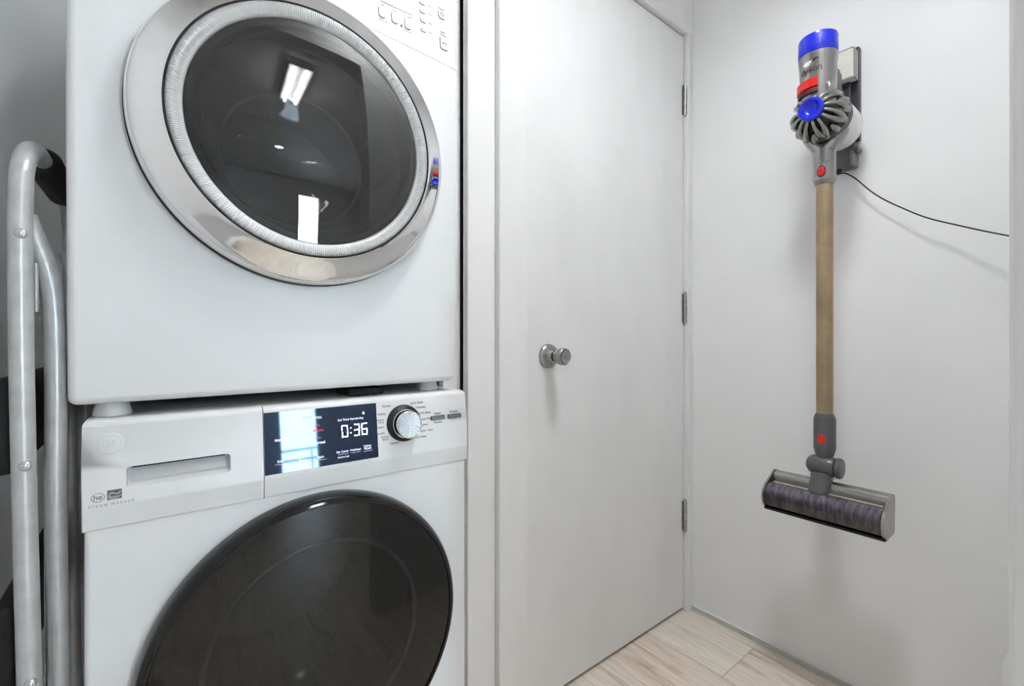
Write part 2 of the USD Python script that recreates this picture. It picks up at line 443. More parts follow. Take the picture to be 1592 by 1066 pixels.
for zz in (1.05, 0.9, 0.3):
    obj('rail', cbox(-0.55, 3.15, -0.02, 0.02, zz, zz + 0.04, 0.004), M_STEEL, rl, False)
for xx in np.arange(-0.5, 3.2, 0.6):
    obj('post', cbox(xx - 0.015, xx + 0.015, -0.015, 0.015, 0.0, 1.045, 0.003), M_STEEL, rl, False)

kc = thing('kitchen_cabinet', 'white kitchen base cabinet with pale worktop behind the camera, seen only mirrored', 'cabinet', (-0.95, -1.95, 0))
obj('body', bx(-0.60, 0.60, -0.30, 0.278, 0.08, 0.86), M_CAB, kc, False)
obj('plinth', bx(-0.60, 0.60, -0.30, 0.22, 0.0, 0.0795), M_SATIN, kc, False)
obj('worktop', cbox(-0.62, 0.62, -0.30, 0.31, 0.8605, 0.90, 0.004), mat('pale_stone', lin(225), rough=0.2, var=0.1, vscale=14), kc, False)
for x in (-0.45, -0.15, 0.15, 0.45):
    dr_ = obj('door', cbox(x - 0.148, x + 0.148, 0.2785, 0.298, 0.09, 0.855, 0.003), M_CAB, kc, False)
    obj('handle', cbox(x + 0.10, x + 0.112, 0.2985, 0.318, 0.62, 0.78, 0.003), M_STEEL, dr_, False)
fg = thing('fridge', 'tall white fridge behind the camera, beside the kitchen cabinet, seen only mirrored', 'fridge', (0.05, -3.55, 0))
obj('body', tm(rbox(-0.30, 0.30, -0.30, 0.26, 0.02, 1.72, 0.012)), M_CAB, fg, 30)
for (z0, z1) in ((0.03, 1.10), (1.11, 1.715)):
    f_ = obj('door', tm(rbox(-0.30, 0.30, 0.262, 0.31, z0, z1, 0.010)), M_CAB, fg, 30)
    obj('handle', cbox(-0.26, -0.24, 0.3105, 0.345, z0 + 0.08, z0 + 0.40, 0.004), M_STEEL, f_, False)
obj('foot', bx(-0.28, 0.28, -0.28, 0.24, 0.0, 0.021), M_SATIN, fg, False)

# ------------------------------------------------------------------ lamps
cl = thing('ceiling_light', 'round white rimmed ceiling light above the laundry floor', 'ceiling light', (0.66, 0.235, CEIL))
obj('rim', lathe([(0.145, -0.0005), (0.165, -0.0005), (0.165, -0.118), (0.160, -0.124), (0.150, -0.124), (0.145, -0.118), (0.145, -0.0005)], 64), M_CAB, cl, 40)
obj('lamp_lens', lathe([(0.0001, -0.008), (0.144, -0.008), (0.144, -0.002), (0.0001, -0.002)], 64), M_LAMP, cl, 40)
tl = thing('tube_light', 'white ceiling batten with two bright tubes, mirrored in the dryer porthole', 'ceiling light', (0.50, -0.95, CEIL))
obj('housing', cbox(-0.09, 0.09, -0.30, 0.30, -0.05, -0.0005, 0.006), M_CAB, tl, False)
for xx in (-0.045, 0.045):
    obj('tube', tube([(xx, -0.28, -0.068), (xx, 0.28, -0.068)], 0.013, 20), M_TUBE, tl, 40)
dl0 = None
for x, y, where in [(-0.7, -1.2, 'left of the tube batten'), (1.9, -1.2, 'right of the tube batten'), (-0.7, -2.8, 'far left, towards the balcony door'), (0.6, -2.8, 'middle of the row towards the balcony door'), (1.9, -2.8, 'far right, towards the balcony door')]:
    if dl0 is None:
        dl0 = thing('downlight', f'round white ceiling downlight behind the camera, {where}', 'ceiling light', (x, y, CEIL), group='ceiling downlights')
        obj('trim_ring', lathe([(0.055, -0.0005), (0.075, -0.0005), (0.075, -0.004), (0.070, -0.009), (0.056, -0.009)], 40), M_CAB, dl0, 40)
        obj('lens', lathe([(0.0001, -0.006), (0.054, -0.006), (0.054, -0.001), (0.0001, -0.001)], 40), M_SPOT, dl0, 40)
    else:
        q = thing('downlight', f'round white ceiling downlight behind the camera, {where}', 'ceiling light', (x, y, CEIL), group='ceiling downlights')
        q.GetReferences().AddInternalReference(dl0.GetPath())
        q.SetInstanceable(True)

# ------------------------------------------------------------------ clothes dryer (upper machine)
DX, DZ = 0.2055, 1.287                                   # porthole axis
dr = thing('clothes_dryer', 'white front-loading clothes dryer with chrome porthole, stacked on top', 'dryer')
D0, D1, DZ0, DZ1 = -0.0935, 0.5017, 0.866, 1.676


def bulge(v):
    """gentle swell of the front: keeps the back where it is"""
    v = np.array(v)
    z = v[:, 2]
    shift = np.interp(z, [0.866, 0.90, 1.00, 1.20, 1.40, 1.52, 1.60, 1.676], [0.010, 0.007, 0.001, -0.007, -0.006, -0.002, 0.006, 0.014])
    w = np.clip((1.0 - v[:, 1]) / 0.17, 0, 1)
    v[:, 1] += shift * w
    return v


shell = rbox(D0, D1, 0.827, 1.42, DZ0, DZ1, 0.011, 24).refine_to_length(0.03).warp_batch(bulge)
hole = Manifold.cylinder(0.4, 0.205, 0.205, 96).rotate([90, 0, 0]).translate([DX, 1.15, DZ])
cav = mbox(D0 + 0.02, D1 - 0.02, 0.86, 1.40, DZ0 + 0.02, DZ1 - 0.02)
shell = shell - hole - cav
seam = [(-0.2, 1.505), (-0.0905, 1.519), (0.02, 1.527), (0.12, 1.5325), (0.2055, 1.5335), (0.334, 1.5305), (0.42, 1.5255), (0.5017, 1.519), (0.62, 1.505)]
up = csec([*seam, (0.62, 1.9), (-0.2, 1.9)]).extrude(0.2).rotate([90, 0, 0]).translate([0, 0.98, 0])
upg = csec([*[(x, z - 0.0011) for x, z in seam], (0.62, 1.9), (-0.2, 1.9)]).extrude(0.2).rotate([90, 0, 0]).translate([0, 0.98, 0])
obj('cabinet', tm(shell - upg), M_ENAMEL, dr, 28)
cp = obj('control_panel', tm(shell ^ up), M_PLASTIC, dr, 28)


def panel_y(z):
    return 0.827 + float(np.interp(z, [1.40, 1.52, 1.60, 1.676], [-0.006, -0.002, 0.006, 0.014]))


def lay_panel(m):
    """sits a flat piece modelled at y = 0 on the leaning dryer panel"""
    m = m.copy()
    m.vertices[:, 1] += [panel_y(z) for z in m.vertices[:, 2]]
    return m


def plate(w, h, d, r, x, z):
    return moved(tm(rprism(w, h, d, r)), [x, 0, z])


ds = obj('display_frame', lay_panel(plate(0.128, 0.062, 0.0015, 0.004, 0.338, 1.627)), M_BUTTON, cp, 30)
obj('display', lay_panel(plate(0.122, 0.056, 0.0021, 0.003, 0.338, 1.6275)), mat('display_grey', lin(92), rough=0.08, spec=0.7), cp, 30)
for x in (0.3363, 0.362, 0.3888):
    b = obj('option_button', lay_panel(plate(0.0125, 0.0215, 0.0026, 0.0045, x, 1.5735)), M_BUTTON, cp, 40)
    obj('button_gap', lay_panel(plate(0.0140, 0.0230, 0.0004, 0.005, x, 1.5733)), M_TXTG, cp, 40)
for z in (1.635, 1.6165, 1.5965, 1.5765):
    obj('small_button', lay_panel(plate(0.0115, 0.0085, 0.0018, 0.003, 0.4235, z)), M_BUTTON, cp, 40)
    obj('button_gap', lay_panel(plate(0.0130, 0.0100, 0.0004, 0.0035, 0.4233, z - 0.0003)), M_TXTG, cp, 40)
obj('power_button', lay_panel(plate(0.0145, 0.0165, 0.0022, 0.004, 0.4677, 1.6283)), M_BUTTON, cp, 40)
obj('button_gap', lay_panel(plate(0.0160, 0.0180, 0.0004, 0.0045, 0.4675, 1.6280)), M_TXTG, cp, 40)
obj('start_button', lay_panel(plate(0.0165, 0.0265, 0.0022, 0.004, 0.469, 1.566)), M_BUTTON, cp, 40)
obj('button_gap', lay_panel(plate(0.0180, 0.0280, 0.0004, 0.0045, 0.4688, 1.5657)), M_TXTG, cp, 40)
ring = lathe([(0.0030, 0.0), (0.0030, 0.0004), (0.0040, 0.0004), (0.0040, 0.0), (0.0030, 0.0)], 24, '-y')
marks = [moved(ring, [0.4677, -0.0021, 1.6283]), plate(0.0008, 0.0035, 0.0004, 0.0003, 0.4677, 1.6315)]
marks[1].vertices[:, 1] -= 0.0021
tri = Manifold.extrude(csec([(0, -0.0025), (0.0038, 0), (0, 0.0025)]), 0.0004).rotate([90, 0, 0])
marks += [moved(tm(tri), [0.4655, -0.0021, 1.5655]), bx(0.4705, 0.4715, -0.0026, -0.0021, 1.563, 1.568), bx(0.4725, 0.4735, -0.0026, -0.0021, 1.563, 1.568)]
obj('power_symbol', lay_panel(cat(*marks[:2])), M_TXTD, cp, False)
obj('start_symbol', lay_panel(cat(*marks[2:])), M_TXTD, cp, False)
words = [text_on('Timer', 0.0032, 0.3363, 1.5880, 0), text_on('Level', 0.0032, 0.362, 1.5880, 0), text_on('Dryness', 0.0032, 0.3888, 1.5880, 0), text_on('Power', 0.0034, 0.4677, 1.6400, 0),
         text_on('Start', 0.0036, 0.469, 1.5885, 0), text_on('Pause', 0.0036, 0.469, 1.5825, 0)]
words += [text_on('Temp', 0.0028, 0.4335, z - 0.001, 0, align='l') for z in (1.635, 1.6165, 1.5965, 1.5765)]
words += [text_on('Hold 3 sec', 0.0026, x, 1.5565, 0) for x in (0.338, 0.388)]
for m in words:
    obj('lettering', lay_panel(m), M_TXTG, cp, False)
obj('lock_mark', lay_panel(cat(bx(0.3735, 0.3775, -0.0004, 0, 1.5615, 1.5650), moved(lathe([(0.0009, 0), (0.0009, 0.0004), (0.0016, 0.0004), (0.0016, 0), (0.0009, 0)], 16, '-y'), [0.3755, 0, 1.5655]))), M_TXTD, cp, False)

YB = 0.8195                                              # body front at porthole height
dd = obj('door_ring', moved(lathe([(0.200, 0.000), (0.2400, 0.000), (0.2412, 0.006), (0.2410, 0.016), (0.2398, 0.0225), (0.2372, 0.0275), (0.2335, 0.0305), (0.2280, 0.0325), (0.2160, 0.0365), (0.2060, 0.0405), (0.2020, 0.0425), (0.2000, 0.0440), (0.1985, 0.0435), (0.1980, 0.030)], 192, '-y'), [DX, YB, DZ]), M_CHROME, dr, 28, 'polished chrome ring of the porthole door')
obj('ring_gasket', moved(lathe([(0.200, -0.006), (0.2412, -0.006), (0.2425, -0.003), (0.2425, 0.0025), (0.2405, 0.0028), (0.200, 0.0028)], 160, '-y'), [DX, YB, DZ]), M_TUB, dd, 30)
nr = 380                                                  # fine radial ribs of the trim ring
prof = [(0.1978, 0.040), (0.1970, 0.0450), (0.1945, 0.0475), (0.1910, 0.0480), (0.1875, 0.0472), (0.1840, 0.0460), (0.1808, 0.0440), (0.1776, 0.0420), (0.1764, 0.036)]
rb = lathe(prof, nr * 4, '-y')
ang = np.arctan2(rb.vertices[:, 2], rb.vertices[:, 0])
rad = np.hypot(rb.vertices[:, 0], rb.vertices[:, 2])
rb.vertices[:, 1] -= np.where((rad > 0.1825) & (rad < 0.1955), 0.0013 * np.cos(ang * nr), 0)
obj('ribbed_trim', moved(rb, [DX, YB, DZ]), M_RIB, dd, 50, 'clear grey trim ring with fine radial ribs')
obj('trim_seal', moved(lathe([(0.1984, 0.040), (0.2000, 0.0455), (0.1984, 0.0465), (0.1972, 0.0445)], 160, '-y'), [DX, YB, DZ]), M_TXTD, dd, 40)
Rg = 1.8
gl = [(0.0001, 0.0)] + [(r, 0.0) for r in np.linspace(0.01, 0.1765, 24)]
gl = [(r, 0.0395 + math.sqrt(Rg * Rg - r * r) - math.sqrt(Rg * Rg - 0.1765 ** 2)) for r, _ in gl]
obj('door_glass', facing(moved(lathe(gl, 128, '-y'), [DX, YB, DZ])), M_GLASSD, dd, True, 'dark tinted curved porthole glass')
obj('glass_bowl', facing(moved(lathe([(0.1740, 0.036), (0.168, 0.020), (0.158, 0.000), (0.150, -0.030), (0.140, -0.075), (0.125, -0.100), (0.09, -0.112), (0.0001, -0.115)], 96, '-y'), [DX, YB, DZ])), M_BOWL, dd, 40)
obj('bowl_ridge', moved(lathe([(0.118, -0.1005), (0.121, -0.0985), (0.124, -0.1005), (0.121, -0.1030), (0.118, -0.1005)], 96, '-y'), [DX, YB, DZ]), mat('ridge_plastic', lin(120), rough=0.3), dd, 40)
obj('bowl_rim', moved(lathe([(0.1750, 0.034), (0.1750, 0.038), (0.166, 0.038), (0.162, 0.030), (0.166, 0.026), (0.1750, 0.034)], 96, '-y'), [DX, YB, DZ]), M_SATIN, dd, 40)
obj('door_latch', cat(tm(rbox(DX - 0.168, DX - 0.130, YB - 0.030, YB - 0.018, DZ + 0.048, DZ + 0.060, 0.004)), ellipsoid([DX - 0.150, YB - 0.024, DZ + 0.056], [0.010, 0.008, 0.012])), M_BLACK, dd, 40)
gk = obj('tub_gasket', moved(lathe([(0.2045, -0.012), (0.196, -0.005), (0.186, -0.012), (0.184, -0.045), (0.200, -0.055)], 96, '-y'), [DX, YB, DZ]), M_TUB, dr, 40)
dm = obj('drum', moved(lathe([(0.200, -0.056), (0.245, -0.075), (0.248, -0.10), (0.248, -0.46), (0.235, -0.49), (0.10, -0.505), (0.0001, -0.505)], 96, '-y'), [DX, YB, DZ]), M_DRUM, dr, 40)
for k in range(3):
    an = k * 2 * PI / 3 + 0.4
    c = np.array([DX + 0.225 * math.cos(an), 0, DZ + 0.225 * math.sin(an)])
    t = np.array([-math.sin(an), 0, math.cos(an)])
    obj('drum_lifter', tm(Manifold.batch_hull([Manifold.sphere(0.018, 12).translate(list(c + s * t * 0.03 + [0, y, 0])) for s in (-1, 1) for y in (0.93, 1.26)])), M_DRUM, dm, 40)
for (x, y) in ((-0.050, 0.872), (0.460, 0.885), (-0.050, 1.36), (0.460, 1.36)):
    obj('foot', moved(lathe([(0.0001, -0.0200), (0.0215, -0.0200), (0.0225, -0.0170), (0.0195, -0.004), (0.0180, 0.002), (0.0001, 0.002)], 32), [x, y, DZ0]), mat('foot_plastic', lin(205), rough=0.4), dr, 40)

# ------------------------------------------------------------------ washing machine (lower machine)
WX, WZ = 0.2210, 0.4420
wm_ = thing('washing_machine', 'white front-loading washing machine with black porthole and lit blue display, below', 'washing machine')
wash = rbox(-0.0755, 0.5165, 0.8185, 1.40, 0.012, 0.8455, 0.008, 20)
wash = wash - mbox(-0.2, 0.6, 0.7, 0.878, 0.7006, 0.95)    # room for the control panel
whole = Manifold.cylinder(0.4, 0.222, 0.222, 96).rotate([90, 0, 0]).translate([WX, 1.1, WZ])
wash = wash - whole - mbox(-0.0555, 0.4965, 0.850, 1.38, 0.05, 0.80)
obj('cabinet', tm(wash), M_ENAMEL, wm_, 28)
# control panel: a swept profile with a soft top, split into drawer and fascia
P0, P1 = -0.0780, 0.5195


def fillet(pts, rads, n=7):
    out = []
    k = len(pts)
    for i in range(k):
        p, r = np.array(pts[i], float), rads[i]
        if r <= 0:
            out.append(tuple(p)); continue
        u = np.array(pts[i - 1]) - p; v = np.array(pts[(i + 1) % k]) - p
        u /= np.linalg.norm(u); v /= np.linalg.norm(v)
        th = math.acos(np.clip(u @ v, -1, 1))
        d = r / math.tan(th / 2)
        c = p + (u + v) / np.linalg.norm(u + v) * (r / math.sin(th / 2))
        a0, a1 = p + u * d - c, p + v * d - c
        g0, g1 = math.atan2(a0[1], a0[0]), math.atan2(a1[1], a1[0])
        dg = (g1 - g0 + PI) % (2 * PI) - PI
        out += [tuple(c + r * np.array([math.cos(g0 + dg * t), math.sin(g0 + dg * t)])) for t in np.linspace(0, 1, n)]
    return out


sec = fillet([(0.8168, 0.7006), (0.8138, 0.7310), (0.8290, 0.8455), (0.8775, 0.8455), (0.8775, 0.7006)], [0.002, 0.02, 0.011, 0, 0])
swept = Manifold.extrude(csec(sec), P1 - P0)          # (y, z) profile, runs along local z
swept = swept.rotate([90, 0, 90]).translate([P0, 0, 0])
ends = rprism(P1 - P0, 0.30, 0.2, 0.010).translate([(P0 + P1) / 2, 0.95, 0.8475 - 0.15])
ends2 = Manifold.extrude(CrossSection.square([P1 - P0, 0.30], True).translate([(P0 + P1) / 2, 0.8138 + 0.15]).offset(-0.008).offset(0.008, m3.JoinType.Round, circular_segments=32), 0.3).translate([0, 0, 0.6])
pan = swept ^ ends ^ ends2
SX = 0.1356
rec = Manifold.batch_hull([Manifold.sphere(0.005, 16).translate([x, y, z]) for x in (-0.0275, 0.0850) for (y, z) in ((0.812, 0.7740), (0.809, 0.7545), (0.838, 0.7745), (0.829, 0.7600))])
pull = mbox(-0.0275, 0.0850, 0.832, 0.842, 0.7735, 0.7790)
drawer = (pan ^ mbox(-1, SX - 0.0006, 0, 2, 0, 2)) - rec - pull
fascia = pan ^ mbox(SX + 0.0006, 2, 0, 2, 0, 2)
dwr = obj('detergent_drawer', tm(drawer), M_PLASTIC, wm_, 28)
obj('drawer_pull_gap', bx(-0.0270, 0.0845, 0.8360, 0.8415, 0.7738, 0.7788), M_TXTD, dwr, False)
yp = 0.8138
LEAN = (0.8290 - 0.8138) / (0.8455 - 0.7310)


def lean(m, dx=0.0, dz=0.0):
    """sits a flat piece modelled at y = yp on the leaning fascia of the washing machine"""
    m = m.copy()
    m.vertices[:, 0] += dx
    m.vertices[:, 2] += dz
    m.vertices[:, 1] += np.maximum(m.vertices[:, 2] - 0.731, 0) * LEAN
    return m


bad = lathe([(0.0001, 0.0012), (0.0135, 0.0012), (0.0145, 0.0003), (0.0145, 0.0)], 48, '-y')
obj('round_badge', lean(moved(bad, [-0.0497, yp, 0.8130])), mat('badge_plastic', lin(219), rough=0.28), dwr, 40)
obj('badge_monogram', lean(cat(moved(lathe([(0.0112, 0), (0.0112, 0.0003), (0.0122, 0.0003), (0.0122, 0), (0.0112, 0)], 40, '-y'), [-0.0497, yp - 0.0012, 0.8130]), text_on('GE', 0.0090, -0.0497, 0.8085, yp - 0.0012))), M_TXTL, dwr, False)
heo = lathe([(0.0062, 0), (0.0062, 0.0003), (0.0070, 0.0003), (0.0070, 0), (0.0062, 0)], 40, '-y')
heo.vertices *= [1.0, 1, 0.85]
star = [moved(tm(rprism(0.0150, 0.0125, 0.0003, 0.0006)), [-0.0445, yp, 0.7455])]
obj('efficiency_mark', lean(cat(moved(heo, [-0.0612, yp, 0.7443]), text_on('he', 0.0058, -0.0612, 0.7416, yp, bold=True))), M_TXTG, dwr, False)
obj('energy_mark', lean(star[0]), mat('energy_print', lin(96), rough=0.6), dwr, False)
arcs = [tube([(-0.0505, yp - 0.0004, 0.7440), (-0.0465, yp - 0.0004, 0.7478), (-0.0425, yp - 0.0004, 0.7462), (-0.0385, yp - 0.0004, 0.7495)], 0.0005, 6, True, 14), bx(-0.0515, -0.0375, yp - 0.0005, yp - 0.0003, 0.7425, 0.7432), text_on('ENERGY', 0.0020, -0.0445, 0.7398, yp - 0.0003, 0.0002)]
obj('energy_symbol', lean(cat(*arcs)), M_TXTL, dwr, False)
obj('lettering', lean(text_on('S T E A M   W A S H E R', 0.0031, -0.0475, 0.7322, yp + 0.0001)), M_TXTG, dwr, False)
fas = obj('control_panel', tm(fascia), M_PLASTIC, wm_, 28)
X0, X1, Z0, Z1 = 0.1366, 0.3235, 0.7370, 0.8350
dsp = obj('display', lean(bx(X0, X1, yp - 0.0008, yp + 0.004, Z0, Z1)), M_DISPLAY, fas, False, 'dark blue glass display')
yd = yp - 0.0008


def seg_digit(ch, x, z, w, h, t):
    on = {'0': 'abcdef', '3': 'abcdg', '6': 'acdefg'}[ch]
    g = 0.0006
    R = {'a': (x + g, x + w - g, z + h - t, z + h), 'd': (x + g, x + w - g, z, z + t), 'g': (x + g, x + w - g, z + h / 2 - t / 2, z + h / 2 + t / 2),
         'f': (x, x + t, z + h / 2 + g, z + h - g), 'e': (x, x + t, z + g, z + h / 2 - g), 'b': (x + w - t, x + w, z + h / 2 + g, z + h - g), 'c': (x + w - t, x + w, z + g, z + h / 2 - g)}
    return [bx(R[k][0], R[k][1], yd - 0.0003, yd, R[k][2], R[k][3]) for k in on]


dig = seg_digit('0', 0.2560, 0.7790, 0.0115, 0.0215, 0.0023) + seg_digit('3', 0.2775, 0.7790, 0.0110, 0.0215, 0.0023) + seg_digit('6', 0.2915, 0.7790, 0.0115, 0.0215, 0.0023)
dig += [bx(0.2712, 0.2734, yd - 0.0003, yd, z, z + 0.0024) for z in (0.7845, 0.7930)]
obj('time_digits', lean(cat(*dig), 0.0025, 0.0012), M_DIGIT, fas, False)
T = lambda s, h, x, z, al='c', b=False: text_on(s, h, x, z, yd, 0.0002, al, b)
lock = [bx(0.2950, 0.2990, yd - 0.0002, yd, 0.8165, 0.8195), moved(lathe([(0.0010, 0), (0.0010, 0.0002), (0.0016, 0.0002), (0.0016, 0), (0.0010, 0)], 16, '-y'), [0.2970, yd, 0.8198])]
disp_words = [T('Est Time Remaining', 0.0036, 0.2735, 0.8085), *lock, T('My Cycle', 0.0034, 0.2570, 0.7540), T('PreWash', 0.0034, 0.2800, 0.7540), T('Delay', 0.0038, 0.3020, 0.7575), T('Wash', 0.0038, 0.3020, 0.7530),
              bx(0.2490, 0.2670, yd - 0.0002, yd, 0.7510, 0.7513), bx(0.2710, 0.2890, yd - 0.0002, yd, 0.7510, 0.7513), bx(0.2935, 0.3105, yd - 0.0002, yd, 0.7500, 0.7503), T('Hold to Set', 0.0028, 0.2580, 0.7450),
              T('Normal', 0.0042, 0.1595, 0.7870, b=True), T('Soil', 0.0042, 0.1575, 0.7530), bx(0.1490, 0.1690, yd - 0.0002, yd, 0.7500, 0.7503), T('WASH', 0.0042, 0.1830, 0.8185, b=True), T('>', 0.0036, 0.1935, 0.8188),
              T('>', 0.0036, 0.2075, 0.8170), T('SPIN', 0.0042, 0.2165, 0.8165), T('Max', 0.0038, 0.1930, 0.8085), T('Normal', 0.0040, 0.2190, 0.7745, b=True), T('Temp', 0.0036, 0.1915, 0.7490), T('Spin', 0.0042, 0.2195, 0.7500), bx(0.2100, 0.2300, yd - 0.0002, yd, 0.7470, 0.7473)]
for m in disp_words:
    obj('display_text', lean(m, 0.0020, 0.0008), M_DISPT, fas, False)
for m in (T('Hot', 0.0040, 0.2160, 0.8035), T('Warm', 0.0046, 0.2170, 0.7950, b=True)):
    obj('display_red_text', lean(m, 0.0020, 0.0008), M_DISPR, fas, False)
for m in (T('Cold', 0.0036, 0.2170, 0.7830), T('RINSE', 0.0038, 0.2005, 0.8185)):
    obj('display_blue_text', lean(m, 0.0020, 0.0008), M_DISPB, fas, False)
KX, KZ = 0.3770, 0.7928
kb = obj('selector_knob', lean(moved(lathe([(0.0225, 0.010), (0.0225, 0.0255), (0.0228, 0.0270), (0.0245, 0.0275), (0.0252, 0.0270), (0.0255, 0.0250), (0.0255, 0.010)], 96, '-y'), [KX, yp, KZ])), M_CHROME, fas, 40)
obj('knob_base', lean(moved(lathe([(0.0258, 0.0115), (0.0268, 0.0100), (0.0315, 0.0085), (0.0338, 0.0060), (0.0346, 0.0025), (0.0346, 0.0)], 96, '-y'), [KX, yp, KZ])), M_SATIN, kb, 40, 'black ring under the chrome knob')
obj('knob_side', lean(moved(lathe([(0.0256, 0.004), (0.0256, 0.0225), (0.0258, 0.0225), (0.0259, 0.004)], 96, '-y'), [KX, yp, KZ])), M_BLACK, kb, 40)
obj('knob_bright_line', lean(moved(lathe([(0.0258, 0.0112), (0.0272, 0.0108), (0.0268, 0.0128), (0.0258, 0.0130)], 96, '-y'), [KX, yp, KZ])), M_CHROME, kb, 40)
spun = usdkit.material(stage, '/World/Looks/spun_metal', {
    "g": ("geometry", {}), "v": ("vector_math", {"math_type": "subtract", "vector2": (KX, 0.0, KZ)}), "s": ("separate_xyz", {}), "at": ("math", {"math_type": "arctan2"}),
    "k": ("math", {"math_type": "multiply", "value2": 22.0}), "n": ("noise_texture", {"dimensions": "1D", "scale": 1.0, "detail": 4.0}),
    "r": ("map_range", {"from_min": 0.35, "from_max": 0.68, "to_min": 0.18, "to_max": 0.32, "clamp": True}),
    "c": ("rgb_ramp", {"ramp": [(0.36, lin(110)), (0.64, lin(214))]}),
    "p": ("principled_bsdf", {"metallic": 1.0, "anisotropic": 0.85}), "t": ("tangent", {"direction_type": "radial", "axis": "y"})},
    [("g.position", "v.vector1"), ("v.vector", "s.vector"), ("s.z", "at.value1"), ("s.x", "at.value2"), ("at.value", "k.value1"), ("k.value", "n.w"), ("n.fac", "r.value"), ("r.result", "p.roughness"),
     ("n.fac", "c.fac"), ("c.color", "p.base_color"), ("t.tangent", "p.tangent")], surface="p.BSDF")
obj('knob_face', lean(moved(lathe([(0.0001, 0.0260), (0.008, 0.0260), (0.016, 0.0261), (0.0226, 0.0263)], 96, '-y'), [KX, yp, KZ])), spun, kb, 40, 'spun metal knob face')
for nm, x in (('start_button', 0.4470), ('power_button', 0.4857)):
    b = obj(nm, lean(moved(tm(rprism(0.0305, 0.0066, 0.0032, 0.0012)), [x, yp, 0.7934]), 0.0042, 0.0014), mat('button_chrome', lin(150), rough=0.25, metal=0.9), fas, 40)
    obj('button_surround', lean(moved(tm(rprism(0.0325, 0.0084, 0.0008, 0.0016)), [x, yp, 0.7932]), 0.0042, 0.0014), M_TXTD, b, 40)
L = lambda s, h, x, z, al='c': text_on(s, h, x, z, yp, 0.0003, al)
LH = 0.0036
labels = [L('Normal', LH, 0.3405, 0.8245, 'c'), L('Whites', LH, 0.3385, 0.8105, 'r'), L('Heavy', LH, 0.3350, 0.8000, 'r'), L('Duty', LH, 0.3340, 0.7955, 'r'), L('Towels', LH, 0.3335, 0.7865, 'r'), L('Casuals', LH, 0.3345, 0.7755, 'r'),
          L('Active', LH, 0.3415, 0.7680, 'r'), L('Wear', LH, 0.3415, 0.7635, 'r'), L('Sanitize', LH, 0.3530, 0.7545, 'c'),
          L('Quick Wash', LH, 0.3890, 0.8255, 'l'), L('Delicates', LH, 0.4005, 0.8160, 'l'), L('Cold Wash', LH, 0.4070, 0.8045, 'l'), L('Hand Wash', LH, 0.4095, 0.7925, 'l'), L('Speed', LH, 0.4095, 0.7815, 'l'),
          L('Rinse + Spin', LH, 0.4060, 0.7700, 'l'), L('Tub Clean', LH, 0.3960, 0.7590, 'l'),
          text_on('Start', 0.0050, 0.4465, 0.7995, yp, 0.0003), text_on('Pause', 0.0045, 0.4465, 0.7825, yp, 0.0003), text_on('Power', 0.0050, 0.4850, 0.8000, yp, 0.0003)]
for m in labels:
    obj('lettering', lean(m, 0.0035 + 0.02 * (m.vertices[:, 0].mean() - 0.3735) * 0.5, 0.0013), M_TXTD, fas, False)
# porthole door
YWB = 0.8185
wd = obj('door_ring', moved(lathe([(0.205, 0.000), (0.2480, 0.000), (0.2505, 0.0020), (0.2508, 0.0120), (0.2500, 0.0220), (0.2470, 0.0300), (0.2430, 0.0345), (0.2395, 0.0355), (0.2375, 0.0345), (0.2365, 0.028)], 192, '-y'), [WX, YWB, WZ]), M_BLACK, wm_, 30, 'gloss black ring of the lower porthole door')
Rw = 4.0
edge = math.sqrt(Rw * Rw - 0.2362 ** 2)
obj('door_glass', facing(moved(lathe([(r, 0.0325 + math.sqrt(Rw * Rw - r * r) - edge) for r in [0.0001, *np.linspace(0.01, 0.2362, 26)]], 128, '-y'), [WX, YWB, WZ])), M_GLASSW, wd, True, 'black tinted lower porthole glass')
obj('inner_frame', moved(lathe([(0.2360, 0.027), (0.2360, 0.031), (0.205, 0.024), (0.172, 0.018), (0.168, 0.010), (0.2360, 0.002)], 96, '-y'), [WX, YWB, WZ]), mat('inner_frame_plastic', lin(66), rough=0.4), wd, 40)
obj('glass_bowl', facing(moved(lathe([(0.1700, 0.014), (0.160, -0.02), (0.148, -0.07), (0.128, -0.105), (0.08, -0.120), (0.0001, -0.122)], 96, '-y'), [WX, YWB, WZ])), M_BOWL, wd, 40)
obj('bowl_rim', moved(lathe([(0.1745, 0.017), (0.1700, 0.020), (0.1655, 0.017), (0.1700, 0.013), (0.1745, 0.017)], 96, '-y'), [WX, YWB, WZ]), mat('rim_plastic', lin(150), rough=0.3), wd, 40)
obj('tub_gasket', moved(lathe([(0.2215, -0.012), (0.205, -0.006), (0.190, -0.014), (0.186, -0.05), (0.198, -0.060)], 96, '-y'), [WX, YWB, WZ]), M_TUB, wm_, 40)
wdm = obj('drum', moved(lathe([(0.195, -0.062), (0.235, -0.080), (0.240, -0.11), (0.240, -0.44), (0.228, -0.47), (0.10, -0.485), (0.0001, -0.485)], 96, '-y'), [WX, YWB, WZ]), M_DRUM, wm_, 40)
for k in range(3):
    an = k * 2 * PI / 3 + 1.1
    c = np.array([WX + 0.218 * math.cos(an), 0, WZ + 0.218 * math.sin(an)])
    t = np.array([-math.sin(an), 0, math.cos(an)])
    obj('drum_lifter', tm(Manifold.batch_hull([Manifold.sphere(0.018, 12).translate(list(c + s * t * 0.03 + [0, y, 0])) for s in (-1, 1) for y in (0.93, 1.24)])), M_DRUM, wdm, 40)
for (x, y) in ((-0.03, 0.87), (0.47, 0.87), (-0.03, 1.35), (0.47, 1.35)):
    obj('foot', moved(lathe([(0.0001, 0.0), (0.024, 0.0), (0.024, 0.008), (0.016, 0.0145), (0.0001, 0.0145)], 24), [x, y, 0]), M_SATIN, wm_, 40)
